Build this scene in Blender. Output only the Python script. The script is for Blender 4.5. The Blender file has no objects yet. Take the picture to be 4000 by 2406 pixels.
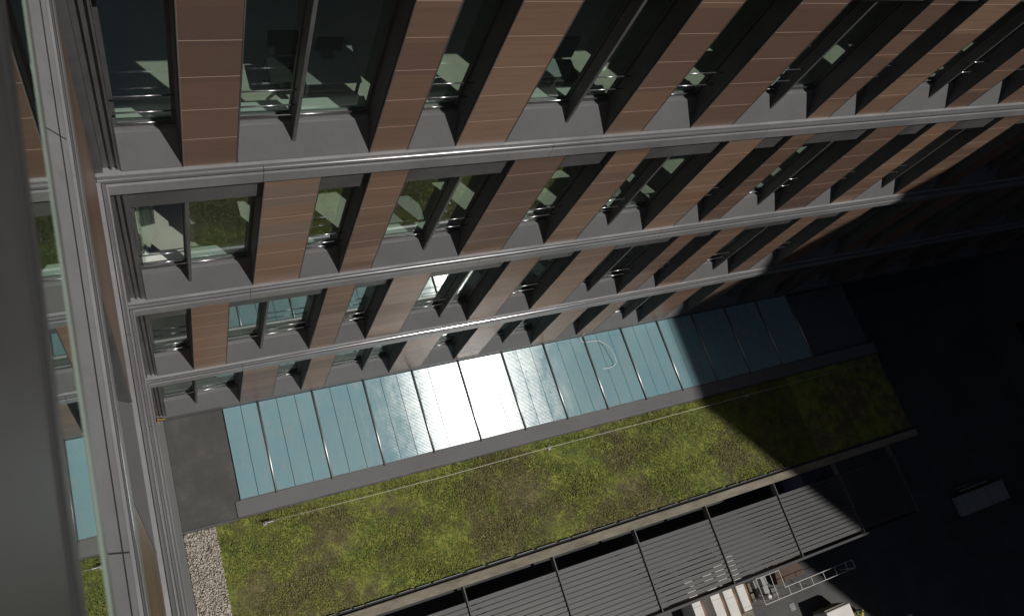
import bpy, bmesh, math, random
from mathutils import Vector, Matrix

random.seed(7)
C = bpy.context.scene.collection
U = 6.0                      # metres per layout unit (distance from the lens to the brick front)

# ---------------------------------------------------------------- camera
Rr = ((0.89460975, -0.30075214, 0.33048683),
      (-0.15755357, -0.90439743, -0.39653772),
      (0.41815101, 0.30267713, -0.85646733))
cam_d = bpy.data.cameras.new('camera')
cam = bpy.data.objects.new('camera', cam_d)
C.objects.link(cam)
M = Matrix.Identity(4)
for i in range(3):
    M[i][0] = Rr[0][i]
    M[i][1] = -Rr[1][i]
    M[i][2] = -Rr[2][i]
cam.matrix_world = M
cam_d.sensor_fit = 'HORIZONTAL'
cam_d.sensor_width = 36.0
cam_d.lens = 3055.56 / 4000 * 36.0
cam_d.clip_start = 0.02
cam_d.clip_end = 2000
cam_d.dof.use_dof = True
cam_d.dof.focus_distance = 13.0
cam_d.dof.aperture_fstop = 22
bpy.context.scene.camera = cam

# ---------------------------------------------------------------- light
S = Vector((0.351, -0.455, 0.819)).normalized()     # towards the sun
elev = math.asin(S.z)
world = bpy.data.worlds.new('World')
bpy.context.scene.world = world
world.use_nodes = True
nt = world.node_tree
bg = nt.nodes['Background']
sky = nt.nodes.new('ShaderNodeTexSky')
sky.sky_type = 'NISHITA'
sky.sun_disc = False
sky.sun_elevation = elev
sky.sun_rotation = math.atan2(S.x, S.y)
sky.altitude = 100
sky.dust_density = 0.6
nt.links.new(sky.outputs[0], bg.inputs[0])
bg.inputs[1].default_value = 0.05
sun_d = bpy.data.lights.new('sun', 'SUN')
sun_d.energy = 5.0
sun_d.angle = math.radians(0.5)
sun_d.color = (1.0, 0.96, 0.9)
sun = bpy.data.objects.new('sun', sun_d)
sun.rotation_euler = S.to_track_quat('Z', 'Y').to_euler()
C.objects.link(sun)
vs = bpy.context.scene.view_settings
vs.view_transform = 'Standard'
vs.look = 'None'
vs.gamma = 1
vs.exposure = -0.8
cy = bpy.context.scene.cycles
cy.max_bounces = 8
cy.transparent_max_bounces = 12
cy.sample_clamp_indirect = 6

# ---------------------------------------------------------------- materials
def mat(name, base=(.5, .5, .5), rough=.5, metal=0., spec=.5):
    m = bpy.data.materials.new(name)
    m.use_nodes = True
    b = m.node_tree.nodes['Principled BSDF']
    b.inputs['Base Color'].default_value = (*base, 1)
    b.inputs['Roughness'].default_value = rough
    b.inputs['Metallic'].default_value = metal
    b.inputs['Specular IOR Level'].default_value = spec
    return m, m.node_tree, b

def N(t, typ, **kw):
    n = t.nodes.new(typ)
    for k, v in kw.items():
        setattr(n, k, v)
    return n

def noise(t, scale, detail=4, vec=None, rough=.55):
    n = N(t, 'ShaderNodeTexNoise')
    n.inputs['Scale'].default_value = scale
    n.inputs['Detail'].default_value = detail
    n.inputs['Roughness'].default_value = rough
    if vec is not None:
        t.links.new(vec, n.inputs['Vector'])
    return n

def ramp(t, fac, stops):
    r = N(t, 'ShaderNodeValToRGB')
    e = r.color_ramp.elements
    while len(e) < len(stops):
        e.new(.5)
    for i, (p, c) in enumerate(stops):
        e[i].position = p
        e[i].color = (*c, 1) if len(c) == 3 else c
    t.links.new(fac, r.inputs[0])
    return r.outputs[0]

def objc(t):
    return N(t, 'ShaderNodeTexCoord').outputs['Object']

def mapping(t, vec, scale):
    m = N(t, 'ShaderNodeMapping')
    m.inputs['Scale'].default_value = scale
    t.links.new(vec, m.inputs[0])
    return m.outputs[0]

def mix(t, a, b, f, mode='MIX'):
    m = N(t, 'ShaderNodeMix', data_type='RGBA', blend_type=mode)
    for s, v in ((m.inputs[0], f), (m.inputs[6], a), (m.inputs[7], b)):
        if hasattr(v, 'links'):
            t.links.new(v, s)
        elif isinstance(v, (int, float)):
            s.default_value = v
        else:
            s.default_value = (*v, 1)
    return m.outputs[2]

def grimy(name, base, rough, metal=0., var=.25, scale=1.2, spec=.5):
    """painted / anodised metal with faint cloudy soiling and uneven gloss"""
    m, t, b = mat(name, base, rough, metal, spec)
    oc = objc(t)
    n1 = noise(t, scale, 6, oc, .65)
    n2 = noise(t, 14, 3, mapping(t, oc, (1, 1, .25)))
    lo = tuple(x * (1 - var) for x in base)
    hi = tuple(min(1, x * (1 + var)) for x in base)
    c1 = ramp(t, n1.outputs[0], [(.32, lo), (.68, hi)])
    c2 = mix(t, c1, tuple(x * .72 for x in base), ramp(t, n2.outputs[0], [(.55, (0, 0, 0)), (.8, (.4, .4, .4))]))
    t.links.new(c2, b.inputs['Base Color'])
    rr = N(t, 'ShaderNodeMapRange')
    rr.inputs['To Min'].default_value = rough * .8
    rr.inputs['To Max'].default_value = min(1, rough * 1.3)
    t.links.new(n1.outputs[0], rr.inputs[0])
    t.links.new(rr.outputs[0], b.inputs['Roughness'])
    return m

M_dark = grimy('dark_grey_metal', (.10, .10, .102), .42)
M_sill = grimy('sill_metal', (.135, .135, .138), .5, .0, .08, .7)
M_reveal = grimy('reveal_metal', (.085, .087, .09), .5)
M_band = grimy('band_metal', (.31, .31, .32), .45, .3, .16, .9)
M_lip = grimy('band_lip_metal', (.24, .24, .25), .16, .5, .06, .5)
M_seam = mat('seam_shadow_gap', (.03, .03, .032), .8)[0]
M_alu = grimy('bare_aluminium', (.6, .6, .62), .3, .85, .08)
M_white = grimy('white_paint', (.72, .70, .67), .55, 0, .1, 2.)
M_cap = mat('anodised_cap', (.60, .57, .57), .38, .9)[0]
M_rail = mat('rail_steel', (.45, .45, .47), .25, .9)[0]

# terracotta panels
def terracotta():
    m, t, b = mat('terracotta', (.3, .18, .12), .6)
    oc = objc(t)
    sep = N(t, 'ShaderNodeSeparateXYZ')
    t.links.new(oc, sep.inputs[0])
    info = N(t, 'ShaderNodeObjectInfo')
    d = N(t, 'ShaderNodeMath', operation='DIVIDE')
    t.links.new(sep.outputs[2], d.inputs[0])
    d.inputs[1].default_value = .0985 * U
    f = N(t, 'ShaderNodeMath', operation='FLOOR')
    t.links.new(d.outputs[0], f.inputs[0])
    cb = N(t, 'ShaderNodeCombineXYZ')
    t.links.new(f.outputs[0], cb.inputs[0])
    t.links.new(info.outputs['Random'], cb.inputs[1])
    wn = N(t, 'ShaderNodeTexWhiteNoise', noise_dimensions='3D')
    t.links.new(cb.outputs[0], wn.inputs[0])
    av = N(t, 'ShaderNodeMath', operation='MULTIPLY_ADD')
    t.links.new(wn.outputs[0], av.inputs[0])
    av.inputs[1].default_value = .34
    sc = N(t, 'ShaderNodeMath', operation='MULTIPLY')
    tone = N(t, 'ShaderNodeSeparateColor')
    t.links.new(info.outputs['Color'], tone.inputs[0])
    t.links.new(tone.outputs[0], sc.inputs[0])
    sc.inputs[1].default_value = .70
    t.links.new(sc.outputs[0], av.inputs[2])
    col = ramp(t, av.outputs[0], [(0., (.120, .084, .071)), (.25, (.165, .104, .080)), (.5, (.215, .134, .096)), (.72, (.27, .170, .115)), (.88, (.28, .185, .135)), (1., (.22, .165, .135))])
    st = noise(t, 3.0, 5, mapping(t, oc, (.35, 1, 5)), .6)
    col = mix(t, col, (.12, .075, .06), ramp(t, st.outputs[0], [(.5, (0, 0, 0)), (.75, (.55, .55, .55))]))
    n3 = noise(t, 60, 2, oc)
    col = mix(t, col, (.45, .32, .25), ramp(t, n3.outputs[0], [(.6, (0, 0, 0)), (.8, (.25, .25, .25))]))
    t.links.new(col, b.inputs['Base Color'])
    bp = N(t, 'ShaderNodeBump')
    bp.inputs['Strength'].default_value = .15
    bp.inputs['Distance'].default_value = .004
    t.links.new(n3.outputs[0], bp.inputs['Height'])
    # every panel hangs a fraction of a degree out of true
    gn = N(t, 'ShaderNodeNewGeometry')
    sb_ = N(t, 'ShaderNodeVectorMath', operation='SUBTRACT')
    t.links.new(wn.outputs['Color'], sb_.inputs[0]); sb_.inputs[1].default_value = (.5, .5, .5)
    sc_ = N(t, 'ShaderNodeVectorMath', operation='SCALE')
    t.links.new(sb_.outputs[0], sc_.inputs[0]); sc_.inputs['Scale'].default_value = .06
    ad_ = N(t, 'ShaderNodeVectorMath', operation='ADD')
    t.links.new(gn.outputs['Normal'], ad_.inputs[0]); t.links.new(sc_.outputs[0], ad_.inputs[1])
    t.links.new(ad_.outputs[0], bp.inputs['Normal'])
    t.links.new(bp.outputs[0], b.inputs['Normal'])
    b.inputs['Roughness'].default_value = .38
    return m
M_brick = terracotta()
M_litjoint = mat('panel_joint_sunlit', (.55, .40, .33), .7)[0]  # pale colour stands in for the sunlit top edges of the panels

def glass(name, tint, boost, rough=0.0):
    m = bpy.data.materials.new(name)
    m.use_nodes = True
    t = m.node_tree
    t.nodes.clear()
    o = N(t, 'ShaderNodeOutputMaterial')
    mx = N(t, 'ShaderNodeMixShader')
    tr = N(t, 'ShaderNodeBsdfTransparent')
    tr.inputs[0].default_value = (*tint, 1)
    gl = N(t, 'ShaderNodeBsdfGlossy')
    gl.inputs['Roughness'].default_value = rough
    gl.inputs[0].default_value = (.95, 1, .97, 1)
    fr = N(t, 'ShaderNodeFresnel')
    ge = N(t, 'ShaderNodeNewGeometry')
    io = N(t, 'ShaderNodeMapRange')
    io.inputs['To Min'].default_value = 1.55
    io.inputs['To Max'].default_value = 1 / 1.55
    t.links.new(ge.outputs['Backfacing'], io.inputs[0])
    t.links.new(io.outputs[0], fr.inputs[0])
    mm = N(t, 'ShaderNodeMath', operation='MULTIPLY', use_clamp=True)
    mm.inputs[1].default_value = boost
    t.links.new(fr.outputs[0], mm.inputs[0])
    t.links.new(mm.outputs[0], mx.inputs[0])
    t.links.new(tr.outputs[0], mx.inputs[1])
    t.links.new(gl.outputs[0], mx.inputs[2])
    t.links.new(mx.outputs[0], o.inputs[0])
    return m
M_glass = glass('window_glass', (.90, .975, .935), 1.9)
M_nearglass = glass('casement_glass', (.62, .65, .63), 1.5)

def skylight_glass():
    m, t, b = mat('ribbed_skylight_glass', (.2, .42, .5), .2)
    oc = objc(t)
    w = N(t, 'ShaderNodeTexWave', wave_type='BANDS', bands_direction='Y', wave_profile='SIN')
    w.inputs['Scale'].default_value = 8.0
    w.inputs['Distortion'].default_value = 0
    t.links.new(oc, w.inputs[0])
    nn = noise(t, .9, 5, oc, .6)
    c0 = ramp(t, nn.outputs[0], [(.35, (.13, .30, .37)), (.65, (.17, .345, .385))])  # blue of the reflected sky put into the base colour
    col = mix(t, c0, (.36, .52, .57), ramp(t, w.outputs['Fac'], [(.45, (0, 0, 0)), (.75, (.7, .7, .7))]))
    dirt = noise(t, 3.5, 6, mapping(t, oc, (1.6, .5, 1)), .7)
    col = mix(t, col, (.30, .36, .36), ramp(t, dirt.outputs[0], [(.46, (0, 0, 0)), (.72, (.6, .6, .6))]))
    t.links.new(col, b.inputs['Base Color'])
    b.inputs['Roughness'].default_value = .5
    b.inputs['Specular IOR Level'].default_value = .3
    # fine ribs along the glass spread reflections across them: anisotropic gloss
    gl = N(t, 'ShaderNodeBsdfAnisotropic', distribution='GGX')
    gl.inputs['Anisotropy'].default_value = .76
    rr = ramp(t, dirt.outputs[0], [(.3, (.20, .20, .20)), (.7, (.27, .27, .27))])
    t.links.new(rr, gl.inputs['Roughness'])
    tg = N(t, 'ShaderNodeCombineXYZ')
    tg.inputs[0].default_value = 1
    t.links.new(tg.outputs[0], gl.inputs['Tangent'])
    ms = N(t, 'ShaderNodeMixShader')
    fa = ramp(t, w.outputs['Fac'], [(.35, (.05, .05, .05)), (.65, (.22, .22, .22))])
    t.links.new(fa, ms.inputs[0])
    t.links.new(b.outputs[0], ms.inputs[1])
    t.links.new(gl.outputs[0], ms.inputs[2])
    # outward flanks of the ribs
    g2 = N(t, 'ShaderNodeBsdfAnisotropic', distribution='BECKMANN')
    g2.inputs['Anisotropy'].default_value = .55
    r2 = ramp(t, dirt.outputs[0], [(.3, (.20, .20, .20)), (.7, (.30, .30, .30))])
    t.links.new(r2, g2.inputs['Roughness'])
    t.links.new(tg.outputs[0], g2.inputs['Tangent'])
    inf = N(t, 'ShaderNodeObjectInfo')
    mr = N(t, 'ShaderNodeMapRange')
    mr.inputs['To Min'].default_value = -.004
    mr.inputs['To Max'].default_value = .004
    t.links.new(inf.outputs['Random'], mr.inputs[0])
    wv = noise(t, 1.6, 6, mapping(t, oc, (1.0, 9, 1)), .75)
    mw = N(t, 'ShaderNodeMapRange')
    mw.inputs['To Min'].default_value = -.010
    mw.inputs['To Max'].default_value = .010
    t.links.new(wv.outputs[0], mw.inputs[0])
    am = N(t, 'ShaderNodeMath', operation='ADD')
    t.links.new(mr.outputs[0], am.inputs[0]); t.links.new(mw.outputs[0], am.inputs[1])
    for node, ty, tz in ((gl, 0., 1.), (g2, -.36, .933)):
        nv = N(t, 'ShaderNodeCombineXYZ')
        t.links.new(am.outputs[0], nv.inputs[0])
        nv.inputs[1].default_value = ty
        nv.inputs[2].default_value = tz
        t.links.new(nv.outputs[0], node.inputs['Normal'])
    m2 = N(t, 'ShaderNodeMixShader')
    fb = ramp(t, w.outputs['Fac'], [(.35, (.0, .0, .0)), (.65, (.075, .075, .075))])
    t.links.new(fb, m2.inputs[0])
    t.links.new(ms.outputs[0], m2.inputs[1])
    t.links.new(g2.outputs[0], m2.inputs[2])
    t.links.new(m2.outputs[0], t.nodes['Material Output'].inputs[0])
    return m
M_sky = skylight_glass()

def membrane():
    m, t, b = mat('roof_membrane', (.06, .06, .06), .8)
    oc = objc(t)
    n = noise(t, 1.3, 8, oc, .7)
    n2 = noise(t, 30, 3, oc)
    c = ramp(t, n.outputs[0], [(.3, (.055, .055, .055)), (.55, (.075, .074, .072)), (.68, (.10, .097, .09)), (.78, (.16, .155, .14))])
    c = mix(t, c, (.11, .11, .105), ramp(t, n2.outputs[0], [(.6, (0, 0, 0)), (.7, (.5, .5, .5))]))
    t.links.new(c, b.inputs['Base Color'])
    return m
M_mem = membrane()

def tanstone():
    m, t, b = mat('weathered_coping', (.26, .23, .18), .85)
    oc = objc(t)
    n = noise(t, 2.2, 8, mapping(t, oc, (.6, 2, 1)), .7)
    c = ramp(t, n.outputs[0], [(.3, (.12, .11, .09)), (.5, (.22, .195, .15)), (.7, (.29, .265, .21))])
    n2 = noise(t, 25, 3, oc)
    c = mix(t, c, (.11, .10, .09), ramp(t, n2.outputs[0], [(.6, (0, 0, 0)), (.72, (.6, .6, .6))]))
    t.links.new(c, b.inputs['Base Color'])
    return m
M_tan = tanstone()

def asphalt():
    m, t, b = mat('yard_asphalt', (.06, .06, .06), .9)
    oc = objc(t)
    n = noise(t, .5, 8, oc, .7)
    n2 = noise(t, 60, 3, oc)
    c = ramp(t, n.outputs[0], [(.35, (.060, .060, .062)), (.65, (.105, .104, .102))])
    c = mix(t, c, (.15, .15, .15), ramp(t, n2.outputs[0], [(.6, (0, 0, 0)), (.75, (.5, .5, .5))]))
    t.links.new(c, b.inputs['Base Color'])
    return m
M_asph = asphalt()

def sedum(name, leaf):
    m, t, b = mat(name, (.1, .15, .04), .7)
    oc = N(t, 'ShaderNodeNewGeometry')
    pos = oc.outputs['Position']
    n = noise(t, .55, 5, pos, .6)
    n2 = noise(t, 3.2, 5, pos, .65)
    g = ramp(t, n2.outputs[0], [(.3, (.085, .125, .030)), (.5, (.165, .200, .040)), (.7, (.265, .275, .060))])
    br = ramp(t, n2.outputs[0], [(.35, (.105, .082, .052)), (.65, (.19, .15, .085))])
    a = N(t, 'ShaderNodeMath', operation='MULTIPLY_ADD')
    t.links.new(n2.outputs[0], a.inputs[0])
    a.inputs[1].default_value = -.5
    t.links.new(n.outputs[0], a.inputs[2])
    msk = ramp(t, a.outputs[0], [(.20, (0, 0, 0)), (.33, (.85, .85, .85))])
    c = mix(t, g, br, msk)
    if leaf:
        rnd = oc.outputs['Random Per Island']
        c = mix(t, c, ramp(t, rnd, [(0., (.05, .08, .025)), (.3, (.12, .17, .035)), (.62, (.22, .24, .055)), (.85, (.19, .14, .075)), (.975, (.24, .15, .09)), (.99, (.7, .62, .08)), (1., (.7, .68, .6))]), .55)
    t.links.new(c, b.inputs['Base Color'])
    b.inputs['Specular IOR Level'].default_value = .2
    return m
M_soil = sedum('sedum_base', False)
M_leaf = sedum('sedum_leaf', True)

def pebble():
    m, t, b = mat('pebble', (.4, .38, .34), .8)
    g = N(t, 'ShaderNodeNewGeometry')
    c = ramp(t, g.outputs['Random Per Island'], [(0., (.17, .15, .13)), (.3, (.36, .32, .27)), (.6, (.5, .46, .40)), (.85, (.62, .58, .52)), (1., (.34, .27, .2))])
    t.links.new(c, b.inputs['Base Color'])
    return m
M_peb = pebble()
M_floor = grimy('interior_floor', (.52, .49, .43), .6, 0, .12, 1.5)
M_dimfloor = grimy('carpet', (.045, .048, .05), .9, 0, .3, 2)  # dark colour for lower-row floors and boards, keeps sun patches from showing
M_iwall = mat('interior_wall', (.5, .5, .47), .8)[0]
M_board = mat('window_board', (.6, .62, .58), .5)[0]
M_deskt = mat('desk_laminate', (.34, .34, .35), .5)[0]
M_black = mat('black_fabric', (.02, .02, .02), .8)[0]
M_copper = mat('pipe_copper', (.35, .2, .12), .45, .5)[0]
M_rust = grimy('rusty_brown_board', (.10, .068, .050), .8, 0, .3, 2)
M_cable = mat('white_cable', (.75, .75, .72), .5)[0]
M_brass = mat('brass', (.75, .5, .2), .3, .8)[0]
M_edge = grimy('glass_edge', (.22, .255, .225), .4, 0, .15, 6)
M_frame = grimy('casement_metal', (.08, .08, .082), .45, 0, .25, 8)
M_slat = grimy('slat_metal', (.050, .050, .052), .5, 0, .25, .6)
M_blue = mat('blue_grey_paint', (.22, .22, .36), .6)[0]
M_yel = mat('yellow_petals', (.7, .5, .05), .6)[0]
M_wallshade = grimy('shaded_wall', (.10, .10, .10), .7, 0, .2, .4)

# ---------------------------------------------------------------- geometry helpers
ident = lambda u, v, z: (u, 1 + v, z)

class MB:
    """collects shapes in layout units; T maps local (u, v, z) to layout (x, y, z)"""
    def __init__(s, T=None):
        s.v, s.f, s.mi = [], [], []
        s.T = T or (lambda x, y, z: (x, y, z))
        s.m = 0
    def hexa(s, pts):
        b = len(s.v)
        s.v += [tuple(c * U for c in s.T(*p)) for p in pts]
        for q in ((0, 1, 2, 3), (7, 6, 5, 4), (0, 4, 5, 1), (1, 5, 6, 2), (2, 6, 7, 3), (3, 7, 4, 0)):
            s.f.append(tuple(b + i for i in q)); s.mi.append(s.m)
    def box(s, x0, x1, y0, y1, z0, z1):
        s.hexa([(x0, y0, z0), (x1, y0, z0), (x1, y1, z0), (x0, y1, z0), (x0, y0, z1), (x1, y0, z1), (x1, y1, z1), (x0, y1, z1)])
    def prism(s, prof, x0, x1):
        """profile of (y, z) points extruded along the first axis"""
        b = len(s.v); n = len(prof)
        for x in (x0, x1):
            s.v += [tuple(c * U for c in s.T(x, p[0], p[1])) for p in prof]
        for i in range(n):
            j = (i + 1) % n
            s.f.append((b + i, b + j, b + n + j, b + n + i)); s.mi.append(s.m)
        s.f.append(tuple(b + i for i in range(n))[::-1]); s.mi.append(s.m)
        s.f.append(tuple(b + n + i for i in range(n))); s.mi.append(s.m)
    def tube(s, pts, r, n=8):
        P = [Vector(s.T(*p)) * U for p in pts]
        b = len(s.v)
        for i, p in enumerate(P):
            d = (P[min(i + 1, len(P) - 1)] - P[max(i - 1, 0)]).normalized()
            a = d.cross(Vector((0, 0, 1)))
            if a.length < .01:
                a = Vector((1, 0, 0))
            a.normalize(); c = d.cross(a)
            for k in range(n):
                t = 2 * math.pi * k / n
                s.v.append(tuple(p + (a * math.cos(t) + c * math.sin(t)) * r))
        for i in range(len(P) - 1):
            for k in range(n):
                l = (k + 1) % n
                s.f.append((b + i * n + k, b + i * n + l, b + (i + 1) * n + l, b + (i + 1) * n + k)); s.mi.append(s.m)
        s.f.append(tuple(b + k for k in range(n))[::-1]); s.mi.append(s.m)
        e = b + (len(P) - 1) * n
        s.f.append(tuple(e + k for k in range(n))); s.mi.append(s.m)
    def build(s, name, mats, parent=None, bevel=0., smooth=False):
        me = bpy.data.meshes.new(name)
        me.from_pydata(s.v, [], s.f)
        if not isinstance(mats, (list, tuple)):
            mats = [mats]
        for m in mats:
            me.materials.append(m)
        me.polygons.foreach_set('material_index', s.mi)
        bm = bmesh.new(); bm.from_mesh(me)
        bmesh.ops.recalc_face_normals(bm, faces=bm.faces)
        bm.to_mesh(me); bm.free()
        if smooth:
            me.polygons.foreach_set('use_smooth', [True] * len(me.polygons))
        o = bpy.data.objects.new(name, me)
        C.objects.link(o)
        if parent is not None:
            o.parent = parent
            o.matrix_parent_inverse = Matrix.Identity(4)
            w = Vector((0, 0, 0)); p = parent
            while p is not None:
                w += p.location; p = p.parent
            o.location = -w
        if bevel:
            bv = o.modifiers.new('bevel', 'BEVEL')
            bv.width = bevel; bv.segments = 2; bv.limit_method = 'ANGLE'
        return o

def thing(name, label, cat, loc, group=None):
    o = bpy.data.objects.new(name, None)
    o.empty_display_size = .3
    o.location = tuple(c * U for c in loc)
    C.objects.link(o)
    return tag(o, label, cat, group)

def tag(o, label, cat, group=None, kind=None):
    if label: o['label'] = label
    if cat: o['category'] = cat
    if group: o['group'] = group
    if kind: o['kind'] = kind
    return o

ZG = -4.14      # yard level
ZR = -3.46      # podium roof level
FL = .665       # storey height

# ================================================================ setting
g = MB(); g.box(-60, 60, -60, 60, ZG - .05, ZG)
tag(g.build('ground', M_asph), None, None, kind='structure')

# ================================================================ facades
PITCH = .0985
def pier(T, parent, u0, u1, zb, ztop, v0=0.0, tone=.4):
    m = MB(T)
    gap = .0019
    m.m = 1
    m.box(u0, u1, v0 + .0003, v0 + .055, zb, ztop)            # pale backing, sunlit panel edges put into its colour
    m.m = 0
    z = zb + .001
    k = 0
    while z < ztop - .004:
        z1 = min(z + PITCH - gap, ztop - .0005)
        m.box(u0 + .0006, u1 - .0006, v0, v0 + .004, z, z1)
        z += PITCH
    m.m = 2
    m.box(u0 - .0022, u0 - .0002, v0 - .0008, v0 + .054, zb, ztop)  # dark metal edge trims
    m.box(u1 + .0002, u1 + .0022, v0 - .0008, v0 + .054, zb, ztop)
    o = m.build('brick_pier', [M_brick, M_litjoint, M_dark], parent)
    o.color = (tone, tone, tone, 1)
    return o

def band(T, parent, zb, u0, u1, out=.02, name='floor_band', seg=.75):
    """protruding ledge: inner flashing, rounded lip, vertical fascia; butt joints every few metres"""
    o = None
    k = out / .02
    m = MB(T)
    m.m = 0
    m.box(u0, u1, -.0075 * k, .054, zb - .012, zb - .0022)
    m.m = 3
    m.box(u0, u1, -.0085 * k, -.0076 * k, zb - .020, zb - .009)
    us = [u0]
    x = u0 + seg * .45 if u0 < 0 else u0 + seg
    while x < u1 - .2:
        us.append(x); x += seg
    us.append(u1)
    for a, b in zip(us[:-1], us[1:]):
        a += .0006; b -= .0006
        m.m = 1
        m.prism([(-.0092 * k, zb - .0100)] + [((-.0092 - .0080 * math.sin(math.radians(q))) * k, zb - .0160 + .0085 * math.cos(math.radians(q))) for q in range(0, 91, 9)] + [(-.0095 * k, zb - .0168)], a, b)
        m.m = 3
        m.box(a, b, -.0165 * k, -.0095 * k, zb - .0196, zb - .0170)
        m.m = 0
        m.prism([(-.0090 * k, zb - .0198), (-.0180 * k, zb - .0200), (-.0200 * k, zb - .0235), (-.0200 * k, zb - .058), (-.0190 * k, zb - .060), (.01, zb - .060)], a, b)
    return m.build(name, [M_band, M_lip, M_dark, M_seam], parent)

GV = .064       # glass depth behind the brick front
def window(T, parent, u0, u1, zb, fins=(), rails=(), head=.49, low=0., opened=False):
    """a recessed bay: reveals, steep sill panel, head panel, glass, fins and guard rails"""
    H = zb + head
    m = MB(T)
    fr = .0075
    m.m = 0
    m.box(u0 + .0023, u0 + .004, .004, GV + .003, zb - .002, H)        # reveals
    m.box(u1 - .004, u1 - .0023, .004, GV + .003, zb - .002, H)
    m.m = 1
    m.box(u0, u1, .014, GV + .008, H, zb + FL - .058)                  # head panel
    m.m = 0
    edges = [u0 + .004] + [f for f in fins] + [u1 - .004]
    zs = zb + .074
    for i, (a, b) in enumerate(zip(edges[:-1], edges[1:])):
        m.m = 2
        m.box(a, a + fr, GV - .006, GV + .006, zs, H)
        m.box(b - fr, b, GV - .006, GV + .006, zs, H)
        m.box(a + fr, b - fr, GV - .006, GV + .006, zs, zs + .010)
        m.box(a + fr, b - fr, GV - .006, GV + .006, H - .012, H)
    w = m.build('window', [M_reveal, M_dark, M_dark], parent)
    s = MB(T)
    s.prism([(.0005, zb - .0015), (.0005, zb + .001 + low), (.046, zb + .072), (GV + .004, zb + .0738), (GV + .004, zb - .0015)], u0 + .0042, u1 - .0042)
    s.build('sill_panel', M_sill, w, bevel=.004)
    b = MB(T)
    b.tube([(u0 + .012, GV - .0075, zs + .0125), (u1 - .012, GV - .0075, zs + .0125)], .012, 8)
    b.build('drip_bar', M_rail, w, smooth=True)
    p = MB(T)
    for a, c in list(zip(edges[:-1], edges[1:]))[1 if opened else 0:]:
        p.box(a + fr, c - fr, GV - .0007, GV + .0007, zs + .010, H - .012)
    p.build('glass_pane', M_glass, w)
    bd = MB(T)
    bd.box(u0, u1, GV + .0062, GV + .045, zs - .008, zs - .002)
    bd.build('window_board', M_board if zb > -2.5 else M_dimfloor, w)
    if opened:
        p = MB(T)
        p.hexa([(edges[0] + .010, GV + .012, zs + .012), (edges[0] + .016, GV + .012, zs + .012), (edges[0] + .055, GV + .11, zs + .012), (edges[0] + .049, GV + .11, zs + .012),
                (edges[0] + .010, GV + .012, H - .016), (edges[0] + .016, GV + .012, H - .016), (edges[0] + .055, GV + .11, H - .016), (edges[0] + .049, GV + .11, H - .016)])
        p.build('open_sash', M_glass, w)
    for f in fins:
        q = MB(T)
        q.box(f - .0045, f + .0045, .022, GV - .0065, zb + .034, H - .0005)
        q.build('fin', M_dark, w, bevel=.006)
    for (a, c, zz) in rails:
        q = MB(T)
        q.tube([(a, .036, zb + zz), (c, .036, zb + zz)], .011, 8)
        q.build('guard_rail', M_rail, w, smooth=True)
    return w

EVEN = [.121, .229, .535, .627, .757, .892, 1.195, 1.316, 1.49, 1.645, 1.945, 2.04, 2.16, 2.30, 2.60, 2.715, 2.89, 3.035,
        3.33, 3.43, 3.56, 3.70, 4.0, 4.12, 4.29, 4.44, 4.74, 4.84, 4.96, 5.10, 5.40, 5.52]
ODD = [.297, .43, .557, .656, .96, 1.115, 1.285, 1.41, 1.705, 1.845, 1.97, 2.065, 2.36, 2.52, 2.67, 2.795, 3.06, 3.20,
       3.33, 3.45, 3.76, 3.92, 4.07, 4.20, 4.47, 4.60, 4.73, 4.83, 5.17, 5.33, 5.48, 5.60]
FE = [.357 + .711 * k for k in range(8)]
FO = [.125 + .709 * k for k in range(8)]
XE = 5.84

office = thing('office_building', 'long brick-panelled office facade of deeply recessed windows above the blue skylight', 'building', (2.5, 1.4, ZG))
TM = ident
rows = [(-1.56, EVEN, FE, -.006), (-2.225, ODD, FO, .0), (-2.89, EVEN, FE, -.006), (-3.415, ODD, FO, .0)]
TONES = ((.12, .38, .82, .55, .10, .40, .72, .22, .5), (.92, .42, .22, .48, .88, .30, .12, .6, .35), (.88, .45, .5, .42, .7, .25, .5), (.4, .6, .45, .35, .5, .6, .2))
for ri, (zb, P, F, ustart) in enumerate(rows):
    fl = FL if ri < 3 else .525
    band_top = zb + fl
    for i in range(0, len(P), 2):
        tn_ = TONES[ri][i // 2] if i // 2 < len(TONES[ri]) else random.uniform(.05, .9)
        pier(TM, office, P[i], P[i + 1], zb, zb + fl - .0605, tone=tn_)
    E = [ustart] + P + [XE]
    for j in range(0, len(E), 2):
        a, b = E[j], E[j + 1]
        fs = [f for f in F if a + .05 < f < b - .05]
        rl = []
        w = b - a
        r = (j // 2 + ri) % 4
        if not fs:
            if ri < 3 and r in (0, 2, 1):
                rl = [(a + .006, b - .006, .20), (a + .006, b - .006, .15)]
        else:
            if r in (0, 1):
                rl = [(a + .006, fs[0] - .006, .20), (a + .006, fs[0] - .006, .15)]
            elif r == 3 or r == 2:
                rl = [(fs[0] + .006, b - .006, .20), (fs[0] + .006, b - .006, .15)]
        hd = .49 if ri < 3 else .35
        wobj = window(TM, office, a, b, zb, fs, rl, head=hd, opened=(ri == 1 and j == 0)) if ri < 3 else None
        if ri == 3:
            FLs = FL
            FL = .525
            wobj = window(TM, office, a, b, zb, fs, [], head=.40)
            FL = FLs
for zb in (-.895, -1.56, -2.225, -2.89):
    band(TM, office, zb, -.0515, XE)
bm_ = MB(TM)
bm_.box(-.034, XE, -.002, .06, -3.458, -3.4155)
bm_.build('base_flashing', M_sill, office)
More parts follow.
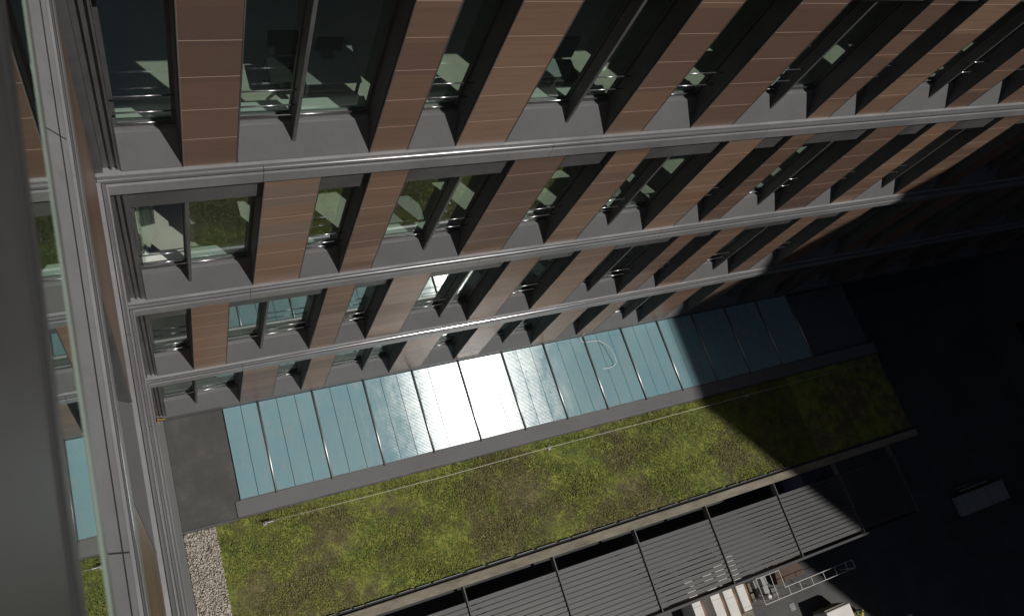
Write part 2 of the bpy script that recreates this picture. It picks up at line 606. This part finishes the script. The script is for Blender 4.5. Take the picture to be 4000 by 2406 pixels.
# corner column beside the wing
cc = MB(TM)
for (zt, zb_) in ((-.96, -1.56), (-1.621, -2.225), (-2.286, -2.89), (-2.951, -3.4155)):
    cc.m = 0
    cc.box(-.052, -.036, .0, .06, zb_, zt)
    cc.box(-.0355, -.0085, .012, .06, zb_, zt)
    cc.box(-.0084, -.0040 if zb_ in (-1.56, -2.89) else .0020, .005, .06, zb_, zt)
    cc.box(-.021, -.018, .006, .0115, zb_, zt)
cc.build('corner_column', [M_dark], office)
# interior: floors, ceilings, rear wall
for zb, h in ((-1.56, FL), (-2.225, FL), (-2.89, FL), (-3.415, .525)):
    f = MB()
    f.box(-.4, XE, 1.071, 1.95, zb - .035, zb - .018)
    f.build('interior_floor', M_floor if zb > -2.5 else M_dimfloor, office)
    f = MB()
    f.box(-.4, XE, 1.0725, 1.95, zb + h - .10, zb + h - .04)
    f.build('interior_ceiling', M_iwall, office)
f = MB(); f.box(-.4, XE, 1.951, 2.0, ZG, 1.2)
f.box(-.4, XE, 1.003, 1.95, -.894, 4.5)  # upper storeys, out of view, raised to darken the shade below
f.box(-.034, XE, 1.062, 1.95, ZG, -3.46)
f.build('wall', M_wallshade, office)

# ---------------------------------------------------------------- the wing beside the camera
wing = thing('office_wing', 'grey metal and brick wing running down the left edge, seen almost edge-on', 'building', (-.5, 0, ZG))
XW = -.052
TW = lambda u, v, z: (XW - v, u, z)
for ri, zb in enumerate((-1.56, -2.225, -2.89, -3.415)):
    fl = FL if ri < 3 else .525
    hid = ((.50, .985), (-1.2, .215)) if ri % 2 == 0 else ((.62, .985), (-.9, .40))
    for a, b in hid:
        pier(TW, wing, a, b, zb, zb + fl - .0605)
    a, b = (.215, .50) if ri % 2 == 0 else (.40, .62)
    if ri == 3:
        FLs = FL; FL = .525
        window(TW, wing, a, b, zb, [], [], head=.40)
        FL = FLs
    else:
        window(TW, wing, a, b, zb, [], [])
band(TW, wing, -.895, -1.2, .985, out=.006)
band(TW, wing, -1.56, -1.2, .9785, out=.020)
band(TW, wing, -2.225, -1.2, .9785, out=.020)
band(TW, wing, -2.89, -1.2, .9785, out=.020)
m = MB(TW)      # sloping sill panels under the storey where the camera is
m.prism([(.001, -.8965), (.001, -.892), (.046, -.825), (.07, -.82), (.07, -.8965)], -1.2, .985)
m.build('sill_panel', M_band, wing, bevel=.006)
m = MB(TW)
m.hexa([(-1.2, .0062, -.8850), (.985, .0062, -.8850), (.985, .0074, -.8832), (-1.2, .0074, -.8832), (-1.2, .0062, -.8838), (.985, .0062, -.8838), (.985, .0074, -.8820), (-1.2, .0074, -.8820)])
for u in (-.55, .13, .62):
    m.hexa([(u, .0015, -.8925), (u + .0016, .0015, -.8925), (u + .0016, .0455, -.8270), (u, .0455, -.8270), (u, .0015, -.8905), (u + .0016, .0015, -.8905), (u + .0016, .0455, -.8250), (u, .0455, -.8250)])
m.build('sill_seam', M_seam, wing)
m = MB(TW)
m.box(-1.2, .985, .066, .12, -3.46, -.8)
m.box(-1.2, .985, .066, .12, -.8, 3.5)  # wing wall carried up out of view to cut sky light
m.build('wall', M_dark, wing)
m = MB()
m.box(-.0515, -.012, -1.2, .985, ZR, ZR + .055)
m.build('plinth', M_sill, wing, bevel=.01)
# open casement right beside the lens
cas = MB()
cas.box(-.0100, -.0036, -.12, .16, -.0335, .05)
cas.build('casement_frame', M_frame, wing, bevel=.002)
cas = MB()
cas.box(-.0052, -.0042, -.12, .16, -.0484, -.0336)
cas.build('casement_pane', M_nearglass, wing)
cas = MB()
cas.box(-.0056, -.0041, -.12, .16, -.0505, -.0485)
cas.build('casement_edge', M_edge, wing)
q = MB(); q.box(-.0036, -.00345, -.12, .16, -.0302, -.0298)
q.build('gasket', M_seam, wing)

# ================================================================ podium with roof, skylight and planting
podium = thing('podium_building', 'low podium roof with dark membrane, tan coping and planted bed below the facade', 'building', (2, .5, ZG))
XP = 3.95
m = MB(); m.box(-.052, XP, .022, .999, ZG, ZR - .03)
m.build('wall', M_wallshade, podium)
m = MB()
m.box(-.011, .2005, .531, .9975, ZR - .03, ZR)
m.box(.2006, .2228, .599, .9975, ZR - .03, ZR)
m.build('roof_membrane', M_mem, podium)
m = MB()
m.box(.2015, XP, .533, .598, ZR - .03, ZR + .006)
m.build('curb', M_sill, podium, bevel=.01)
m = MB()
m.box(.2015, XP, .526, .5325, ZR - .03, ZR + .002)
m.box(-.011, .2005, .522, .5305, ZR - .03, ZR + .003)
m.build('curb_flashing', M_dark, podium)
m = MB()
m.box(-.011, XP, .0, .040, ZR - .06, ZR + .012)
m.build('coping', M_tan, podium, bevel=.02)
m = MB()
m.box(-.011, XP, .0402, .0535, ZR - .03, ZR - .004)
m.build('gutter', M_seam, podium)
m = MB()
x = .0
random.seed(3)
while x < XP - .1:
    l = random.uniform(.05, .16)
    m.box(x, x + l * .85, .0536, .0552, ZR - .03, ZR + .003)
    x += l
m.build('edge_strip', M_alu, podium)

# skylight
sk = thing('skylight', 'long flat blue ribbed-glass skylight at the foot of the facade', 'skylight', (2, .8, ZR))
XM = [.369 + .2362 * k for k in range(-1, 14)]
XM[0] = .2235
PM = .0787
for i in range(len(XM) - 1):
    a, b = XM[i], XM[i + 1]
    n = 2 if i == 0 else 3
    for k in range(n):
        m = MB()
        m.box(a + (b - a) * k / n + .0012, a + (b - a) * (k + 1) / n - .0012, .601, .9955, ZR + .004, ZR + .010)
        m.build('glass_panel', M_sky, sk)
m = MB()
m.box(XM[0], XM[-1], .600, .9965, ZR - .02, ZR + .0035)
m.build('glazing_bed', M_dark, sk)
for x in XM[1:]:
    m = MB()
    m.prism([(.590, ZR + .0101), (.590, ZR + .017), (.9965, ZR + .017), (.9965, ZR + .0101)], x - .0042, x + .0042)
    m.build('mullion', M_dark, sk, bevel=.012)
    m = MB()
    m.tube([(x, .5905, ZR + .0165), (x, .9962, ZR + .0165)], .021, 12)
    m.build('glazing_cap', M_cap, sk, smooth=True)
m = MB()
m.box(XM[0], XM[-1], .5985, .6008, ZR + .0062, ZR + .0112)
m.build('front_trim', M_alu, sk)

# planted bed
m = MB(); m.box(.112, XP, .0555, .5255, ZR - .03, ZR - .012)
bed = m.build('soil', M_soil)
tag(bed, None, None, kind='structure')
random.seed(11)
V, Fc = [], []
def tuft(x, y, z, r):
    n = random.choice((2, 3, 3, 4))
    for k in range(n):
        a = random.uniform(0, 6.283); t = random.uniform(.15, 1.1)
        w = r * random.uniform(.35, .6)
        d = Vector((math.cos(a) * math.cos(t), math.sin(a) * math.cos(t), math.sin(t)))
        s = Vector((-math.sin(a), math.cos(a), 0)) * w
        p = Vector((x, y, z)) + Vector((random.uniform(-r, r) * .4, random.uniform(-r, r) * .4, 0))
        tip = p + d * r * random.uniform(.8, 1.4)
        mid = (p + tip) * .5
        b = len(V)
        V.extend([tuple(p), tuple(mid + s), tuple(tip), tuple(mid - s)])
        Fc.append((b, b + 1, b + 2, b + 3))
x0, x1, y0, y1 = .113 * U, 3.2 * U, .058 * U, .524 * U
for i in range(56000):
    x = random.uniform(x0, x1); y = random.uniform(y0, y1)
    h = math.sin(x * 1.7 + math.sin(y * 2.3) * 1.3) * math.sin(y * 3.1 + x * .6)
    r = random.uniform(.014, .034) * (1 + .3 * h)
    tuft(x, y, (ZR - .012) * U + random.uniform(0, .02) * (1 + h), r)
me = bpy.data.meshes.new('sedum'); me.from_pydata(V, [], Fc); me.materials.append(M_leaf)
o = bpy.data.objects.new('sedum', me); C.objects.link(o)
tag(o, 'green and brown mottled sedum carpet growing on the podium roof', 'sedum', kind='stuff')

# gravel strip
random.seed(5)
V, Fc = [], []
ico = [(0, 0, 1), (1, 0, 0), (0, 1, 0), (-1, 0, 0), (0, -1, 0), (0, 0, -1)]
bmi = bmesh.new(); bmesh.ops.create_icosphere(bmi, subdivisions=1, radius=1)
iv = [v.co.copy() for v in bmi.verts]; iff = [tuple(v.index for v in f.verts) for f in bmi.faces]; bmi.free()
for i in range(4600):
    x = random.uniform(-.010, .111) * U; y = random.uniform(.056, .521) * U
    r = random.uniform(.011, .024)
    sx, sy, sz = (random.uniform(.7, 1.3) for _ in range(3))
    a = random.uniform(0, 6.28); ca, sa = math.cos(a), math.sin(a)
    b = len(V)
    z = (ZR - .010) * U + random.uniform(0, .035)
    for p in iv:
        px, py, pz = p.x * sx * r, p.y * sy * r, p.z * sz * r * .75
        V.append((x + px * ca - py * sa, y + px * sa + py * ca, z + pz))
    Fc += [tuple(b + k for k in f) for f in iff]
me = bpy.data.meshes.new('gravel'); me.from_pydata(V, [], Fc); me.materials.append(M_peb)
me.polygons.foreach_set('use_smooth', [True] * len(me.polygons))
o = bpy.data.objects.new('gravel', me); C.objects.link(o)
tag(o, 'strip of pale round pebbles beside the planted roof', 'gravel', kind='stuff')
m = MB(); m.box(-.011, .1115, .0555, .5215, ZR - .03, ZR - .0115)
tag(m.build('gravel_bed', M_tan), None, None, kind='structure')

# safety line over the planting
sl = thing('safety_line', 'thin pale steel cable stretched above the planting between small posts', 'cable', (1.2, .48, ZR))
m = MB(); z0 = ZR + .018
m.tube([(.303, .481, z0), (1.1, .476, z0 - .003), (1.645, .481, z0), (2.3, .479, z0 - .002), (2.9, .48, z0), (3.8, .48, z0)], .005, 6)
m.build('cable', M_cable, sl, smooth=True)
for x in (.300, 1.645, 2.9):
    m = MB()
    m.tube([(x, .481, ZR - .012), (x, .481, z0 + .004)], .018, 10)
    m.box(x - .009, x + .009, .473, .489, ZR - .012, ZR - .006)
    m.build('post', M_alu, sl)
m = MB(); m.tube([(.303, .481, z0), (.315, .4805, z0), (.33, .4808, z0)], .022, 8)
m.build('tensioner', M_rail, sl)

# loose cable on the skylight
pts = [(2.010, .9957, -3.40), (2.0, .985, -3.43), (2.0, .979, -3.445), (2.015, .965, -3.4475), (2.043, .959, -3.44), (2.08, .953, -3.435), (2.106, .941, -3.43), (2.13, .915, -3.425), (2.141, .883, -3.42),
       (2.147, .847, -3.42), (2.150, .820, -3.43), (2.144, .809, -3.44), (2.12, .801, -3.446), (2.09, .801, -3.447), (2.071, .804, -3.447)]
def catmull(p, n=5):
    out = []
    q = [Vector(a) for a in p]
    for i in range(len(q) - 1):
        a, b, c, d = q[max(i - 1, 0)], q[i], q[i + 1], q[min(i + 2, len(q) - 1)]
        for k in range(n):
            t = k / n
            out.append(tuple(.5 * ((2 * b) + (c - a) * t + (2 * a - 5 * b + 4 * c - d) * t * t + (3 * b - a - 3 * c + d) * t ** 3)))
    out.append(tuple(q[-1]))
    return out
m = MB(); m.tube(catmull(pts), .011, 6)
tag(m.build('loose_cable', M_cable, smooth=True), 'loose white cable hanging from the facade and curling over the skylight', 'cable')

# brass fitting in the corner
bf = thing('corner_bracket', 'small gold bracket in the corner where the wing meets the facade', 'bracket', (-.012, .985, -3.41))
m = MB(); m.tube([(-.028, .992, -3.402), (-.002, .988, -3.402)], .022, 10)
m.build('arm', M_brass, bf)
m = MB(); m.box(-.033, -.027, .978, .996, -3.412, -3.395)
m.build('plate', M_brass, bf, bevel=.004)

# ================================================================ louvred canopy
lv = thing('louvred_canopy', 'dark grey louvred canopy of long slats beyond the tan coping', 'canopy', (2, -.2, ZG))
XR = [.595, 1.04, 1.486, 1.935, 2.368, 2.822, 3.27, 3.70]
ns = 14
for k in range(ns):
    yc = -.075 - .0222 * k
    for i in range(len(XR) - 1):
        m = MB()
        a, b = XR[i] + .0035, XR[i + 1] - .0035
        m.prism([(yc + .0098, ZR - .0075), (yc + .0100, ZR - .0035), (yc + .0090, ZR - .0026), (yc - .0086, ZR - .0046), (yc - .0098, ZR - .0056), (yc - .0098, ZR - .0100)], a, b)
        m.build('slat', M_slat, lv)
for x in XR:
    m = MB(); m.box(x - .0032, x + .0032, -.388, .0, ZR - .03, ZR + .006)
    m.build('rafter', M_dark, lv, bevel=.008)
m = MB(); m.box(XR[0] - .003, XR[-1] + .003, -.402, -.3885, ZR - .12, ZR + .003)  # beam deepened out of view to shade the ground under the canopy
m.build('edge_beam', M_slat, lv, bevel=.012)
for x in XR[::2]:
    m = MB(); m.box(x - .008, x + .008, -.385, -.369, ZG, ZR - .0304)
    m.build('post', M_dark, lv)

# ================================================================ yard equipment
def unit(x0, x1, y0, y1, label, top=-4.0, pipes=True):
    t = thing('plant_unit', label, 'plant unit', ((x0 + x1) / 2, (y0 + y1) / 2, ZG), 'white plant units in a row in the yard')
    m = MB(); m.box(x0, x1, y0, y1, ZG + .015, top); m.build('casing', M_white, t, bevel=.02)
    m = MB(); m.box(x0 + .004, x1 - .004, y0 + .004, y1 - .004, ZG, ZG + .0149); m.build('base_frame', M_dark, t)
    m = MB()
    yy = y0 + .02
    while yy < y1 - .02:
        m.box(x0 + .006, x1 - .006, yy, yy + .0008, top + .0001, top + .0012); yy += .11
    m.build('lid_seam', M_dark, t)
    if pipes:
        for d in (.006, .013):
            m = MB()
            m.tube([(x1 + d, y0 + .01, top - .01), (x1 + d, (y0 + y1) / 2, top - .008), (x1 + d, y1 - .01, top - .01)], .014, 8)
            m.build('pipe', M_copper, t, smooth=True)
    return t
unit(2.424, 2.482, -.62, -.33, 'narrow white plant unit at the left end of the row')
unit(2.552, 2.616, -.62, -.34, 'second white plant unit from the left, beside the narrow one')
unit(2.640, 2.706, -.64, -.32, 'widest white plant unit, third from the left in the row')
unit(2.734, 2.792, -.605, -.30, 'white plant unit at the right end of the row, nearest the steel rack')

tn = thing('wheeled_tray', 'low pale cream tray on the ground below the white plant units', 'tray', (2.76, -.63, ZG))
m = MB(); m.box(2.70, 2.81, -.66, -.612, ZG + .02, -4.03); m.build('tray_body', M_tan, tn, bevel=.02)
m = MB(); m.box(2.704, 2.806, -.655, -.617, ZG, ZG + .0199); m.build('base', M_dark, tn)

rk = thing('steel_rack', 'white painted open steel rack holding grey boxes beside the plant units', 'rack', (3.1, -.55, ZG))
zt = -4.0
r_ = .012
def bar(name, a, b, r=r_):
    q = MB(); q.tube([a, b], r, 6); return q.build(name, M_white, rk)
for a, b in (((2.887, -.468), (3.06, -.468)), ((2.885, -.612), (3.355, -.612)), ((3.057, -.565), (3.60, -.565)), ((2.887, -.40), (2.885, -.612)), ((2.990, -.40), (2.986, -.612)), ((3.06, -.40), (3.057, -.565)),
             ((3.08, -.565), (3.08, -.612)), ((3.167, -.565), (3.167, -.612)), ((3.259, -.565), (3.259, -.612)), ((3.355, -.565), (3.355, -.612)), ((3.45, -.565), (3.45, -.612)), ((3.54, -.565), (3.54, -.612)), ((3.355, -.612), (3.60, -.612)), ((3.60, -.565), (3.60, -.612)), ((2.928, -.468), (2.928, -.57)), ((2.936, -.468), (2.936, -.57))):
    bar('rack_bar', (a[0], a[1], zt), (b[0], b[1], zt))
for x, y in ((2.887, -.468), (3.06, -.468), (2.886, -.612), (2.986, -.612), (3.08, -.612), (3.259, -.612), (3.06, -.565), (3.6, -.612)):
    bar('upright', (x, y, ZG), (x, y, zt - .002))
k = 0
for (x0, x1, y0, y1, zz, mm, lb) in ((2.944, 2.982, -.52, -.47, -4.04, M_deskt, 'grey carton in the upper middle of the steel rack'),
                         (2.946, 2.981, -.566, -.524, -4.05, M_deskt, 'square grey carton in the lower middle of the steel rack'),
                         (2.896, 2.922, -.52, -.475, -4.05, M_deskt, 'narrow grey carton at the left edge of the steel rack'),
                         (2.866, 2.884, -.53, -.48, -4.07, M_tan, 'beige carton on the ground left of the steel rack'),
                         (2.862, 2.884, -.585, -.54, -4.07, M_tan, 'lower beige carton on the ground left of the steel rack'),
                         (3.0, 3.045, -.60, -.55, -4.06, M_sill, 'dark grey carton right of the middle rack upright')):
    t = thing('carton', lb, 'carton', ((x0 + x1) / 2, (y0 + y1) / 2, ZG), 'cartons in and around the steel rack')
    m = MB(); m.box(x0, x1, y0, y1, ZG + .001, zz); m.build('box_body', mm, t, bevel=.01)
    m = MB(); m.box((x0 + x1) / 2 - .001, (x0 + x1) / 2 + .001, y0 + .001, y1 - .001, zz + .0001, zz + .0006); m.build('tape', M_dark, t)
m = MB(); m.tube([(2.957, -.588, ZG), (2.957, -.588, -4.03)], .075, 14)
tag(m.build('bucket', M_white), 'round white bucket standing at the foot of the steel rack', 'bucket')
m = MB(); m.hexa([(3.075, -.548, ZG + .002), (3.30, -.548, ZG + .002), (3.25, -.42, ZG + .002), (3.10, -.42, ZG + .002), (3.075, -.548, -4.08), (3.30, -.548, -4.08), (3.25, -.42, -4.08), (3.10, -.42, -4.08)])
tag(m.build('brown_sheet', M_rust, bevel=.01), 'flat rust-brown sheet lying between the steel rack and canopy', 'sheet')
tr = thing('white_crate', 'large cream-topped crate standing alone near the bottom edge', 'crate', (3.35, -.84, ZG))
m = MB(); m.box(3.262, 3.452, -1.05, -.775, ZG + .02, -4.0); m.build('lid', M_white, tr, bevel=.03)
m = MB(); m.box(3.262, 3.43, -.772, -.764, ZG + .02, -4.01); m.build('rail', M_tan, tr)
m = MB(); m.box(3.268, 3.446, -1.04, -.78, ZG, ZG + .0199); m.build('base', M_dark, tr)
fp = thing('flower_planter', 'small planter of yellow flowers right of the cream crate', 'planter', (3.55, -.88, ZG))
m = MB(); m.box(3.50, 3.60, -.92, -.85, ZG, ZG + .05); m.build('trough', M_dark, fp, bevel=.01)
m = MB()
random.seed(2)
for i in range(60):
    x = random.uniform(3.505, 3.595); y = random.uniform(-.915, -.855); r = random.uniform(.003, .006)
    m.m = 0 if random.random() < .35 else 1
    z = ZG + .052 + random.uniform(0, .012)
    m.box(x - r, x + r, y - r, y + r, z, z + .002)
m.build('flowers', [M_yel, M_leaf], fp)
# things in the deep shade
su = thing('air_handling_unit', 'long pale panelled unit alone in the dark shade at far right', 'plant unit', (4.99, -.52, ZG))
for a, b in ((4.745, 4.81), (4.815, 4.94), (4.945, 5.05), (5.055, 5.13), (5.135, 5.23)):
    m = MB(); m.box(a, b, -.593, -.462, ZG + .015, -4.08); m.build('casing', M_deskt, su, bevel=.02)
m = MB(); m.box(4.75, 5.225, -.588, -.467, ZG, ZG + .0149); m.build('base_frame', M_dark, su)
m = MB(); m.tube([(4.81, -.436, -4.09), (5.09, -.436, -4.09)], .035, 8); m.build('pipe', M_deskt, su)
m = MB(); m.tube([(4.79, -.414, -4.09), (4.90, -.414, -4.09)], .015, 8); m.build('pipe', M_deskt, su)
ub = thing('utility_cabinet', 'blue-grey cabinet in shade between coping and canopy', 'cabinet', (3.49, -.035, ZG))
m = MB(); m.box(3.44, 3.53, -.07, -.004, ZG, -3.95); m.build('cabinet_body', M_blue, ub, bevel=.02)
m = MB(); m.box(3.437, 3.533, -.073, -.001, -3.949, -3.944); m.build('lid', M_blue, ub)
m = MB(); m.tube([(3.578, -.02, ZG), (3.578, -.02, -3.95)], .17, 20)
tag(m.build('drum', M_blue), 'round blue-grey drum beside the cabinet in shade', 'drum')

# ================================================================ building that throws the big shadow
sb = thing('neighbouring_block', 'tall dark block closing the courtyard at the shaded right side, with an added unseen south arm', 'building', (8, -1.4, ZG))
cx, cyy, cz = 2.575 + .351 * 9.5, .5 - .455 * 9.5, -3.46 + .819 * 9.5
m = MB(); m.box(cx, cx + 6, cyy, 2.0, ZG, cz); m.box(-4, cx + 6, -8, -5.6, ZG, 4.2); m.build('wall', M_wallshade, sb)  # second box: unseen south arm added to block sky light
for r in range(6):
    z = ZG + .25 + r * .665
    for c in range(9):
        y = cyy + .55 + c * .45
        if -1.4 < y < .75:
            m = MB(); m.box(cx - .004, cx - .0005, y, y + .22, z, z + .36); m.build('window', M_nearglass, sb)

# ================================================================ office furniture seen through the glass
def desk(x0, x1, y0, y1, zb, label):
    t = thing('desk', label, 'desk', ((x0 + x1) / 2, (y0 + y1) / 2, zb - .018), 'desks behind the office windows')
    zt = zb - .018 + .12
    m = MB(); m.box(x0, x1, y0, y1, zt - .005, zt); m.build('desk_top', M_deskt, t, bevel=.01)
    for x in (x0 + .006, x1 - .006):
        for y in (y0 + .006, y1 - .006):
            m = MB(); m.box(x - .003, x + .003, y - .003, y + .003, zb - .018, zt - .0051); m.build('leg', M_dark, t)
def chair(x, y, zb, label):
    t = thing('office_chair', label, 'chair', (x, y, zb - .018), 'office chairs behind the windows')
    z = zb - .018
    m = MB(); m.box(x - .038, x + .038, y - .036, y + .036, z + .070, z + .082); m.build('seat', M_black, t, bevel=.03)
    m = MB(); m.prism([(y + .030, z + .09), (y + .036, z + .16), (y + .044, z + .16), (y + .040, z + .09)], x - .034, x + .034); m.build('backrest', M_black, t, bevel=.02)
    m = MB(); m.tube([(x, y, z + .012), (x, y, z + .0699)], .03, 8); m.build('stem', M_dark, t)
    for k in range(5):
        a = k * 1.2566
        m = MB(); m.tube([(x, y, z + .010), (x + .045 * math.cos(a), y + .045 * math.sin(a), z + .006)], .018, 6); m.build('leg', M_dark, t)
desk(.40, .53, 1.125, 1.25, -1.56, 'grey desk behind the first wide top-row window')
chair(.37, 1.20, -1.56, 'black chair behind the first wide top-row window')
desk(.93, 1.06, 1.12, 1.24, -1.56, 'grey desk behind the second wide top-row window')
chair(1.10, 1.17, -1.56, 'black chair behind the second wide top-row window')
desk(.15, .29, 1.17, 1.30, -2.225, 'grey desk behind the corner window one floor down')

def monitor(x, y, zb, label):
    t = thing('monitor', label, 'monitor', (x, y, zb + .102), 'monitors on the desks behind the windows')
    z = zb + .102
    m = MB(); m.box(x - .03, x + .03, y - .002, y + .002, z + .02, z + .062); m.build('screen', M_black, t)
    m = MB(); m.box(x - .003, x + .003, y + .0021, y + .005, z + .003, z + .05); m.build('stem', M_dark, t)
    m = MB(); m.box(x - .015, x + .015, y - .008, y + .012, z + .0003, z + .003); m.build('foot', M_dark, t)
monitor(.465, 1.20, -1.56, 'black monitor on the desk in the first wide top-row window')
monitor(.99, 1.19, -1.56, 'black monitor on the desk in the second wide top-row window')
monitor(.22, 1.25, -2.225, 'black monitor on the desk behind the corner window')
desk(1.70, 1.86, 1.11, 1.22, -1.56, 'grey desk behind the third wide top-row window')
desk(.70, .84, 1.10, 1.19, -2.225, 'grey desk behind the second wide window one floor down')
desk(1.46, 1.60, 1.10, 1.20, -2.225, 'grey desk behind the third wide window one floor down')
for x, y, lb in ((3.16, -.70, 'square dark drain grate in the yard below the steel rack'),):
    t = thing('drain_grate', lb, 'drain', (x, y, ZG))
    m = MB(); m.box(x - .022, x + .022, y - .022, y + .022, ZG + .0005, ZG + .0016); m.build('frame', M_dark, t)
    for k in range(5):
        m = MB(); m.box(x - .018, x + .018, y - .017 + k * .0078, y - .014 + k * .0078, ZG + .0017, ZG + .0026); m.build('grate_bar', M_alu, t)
pv = MB()
random.seed(9)
pv.box(-.05, 4.0, -5.0, -1.0, ZG, ZG + .003)  # pale sheet out of view, added to lighten reflections in the top windows
tag(pv.build('added_paving', M_floor), None, None, kind='structure')

for o in bpy.data.objects:
    if o.type == 'MESH' and not o.data.materials:
        print('no material', o.name)
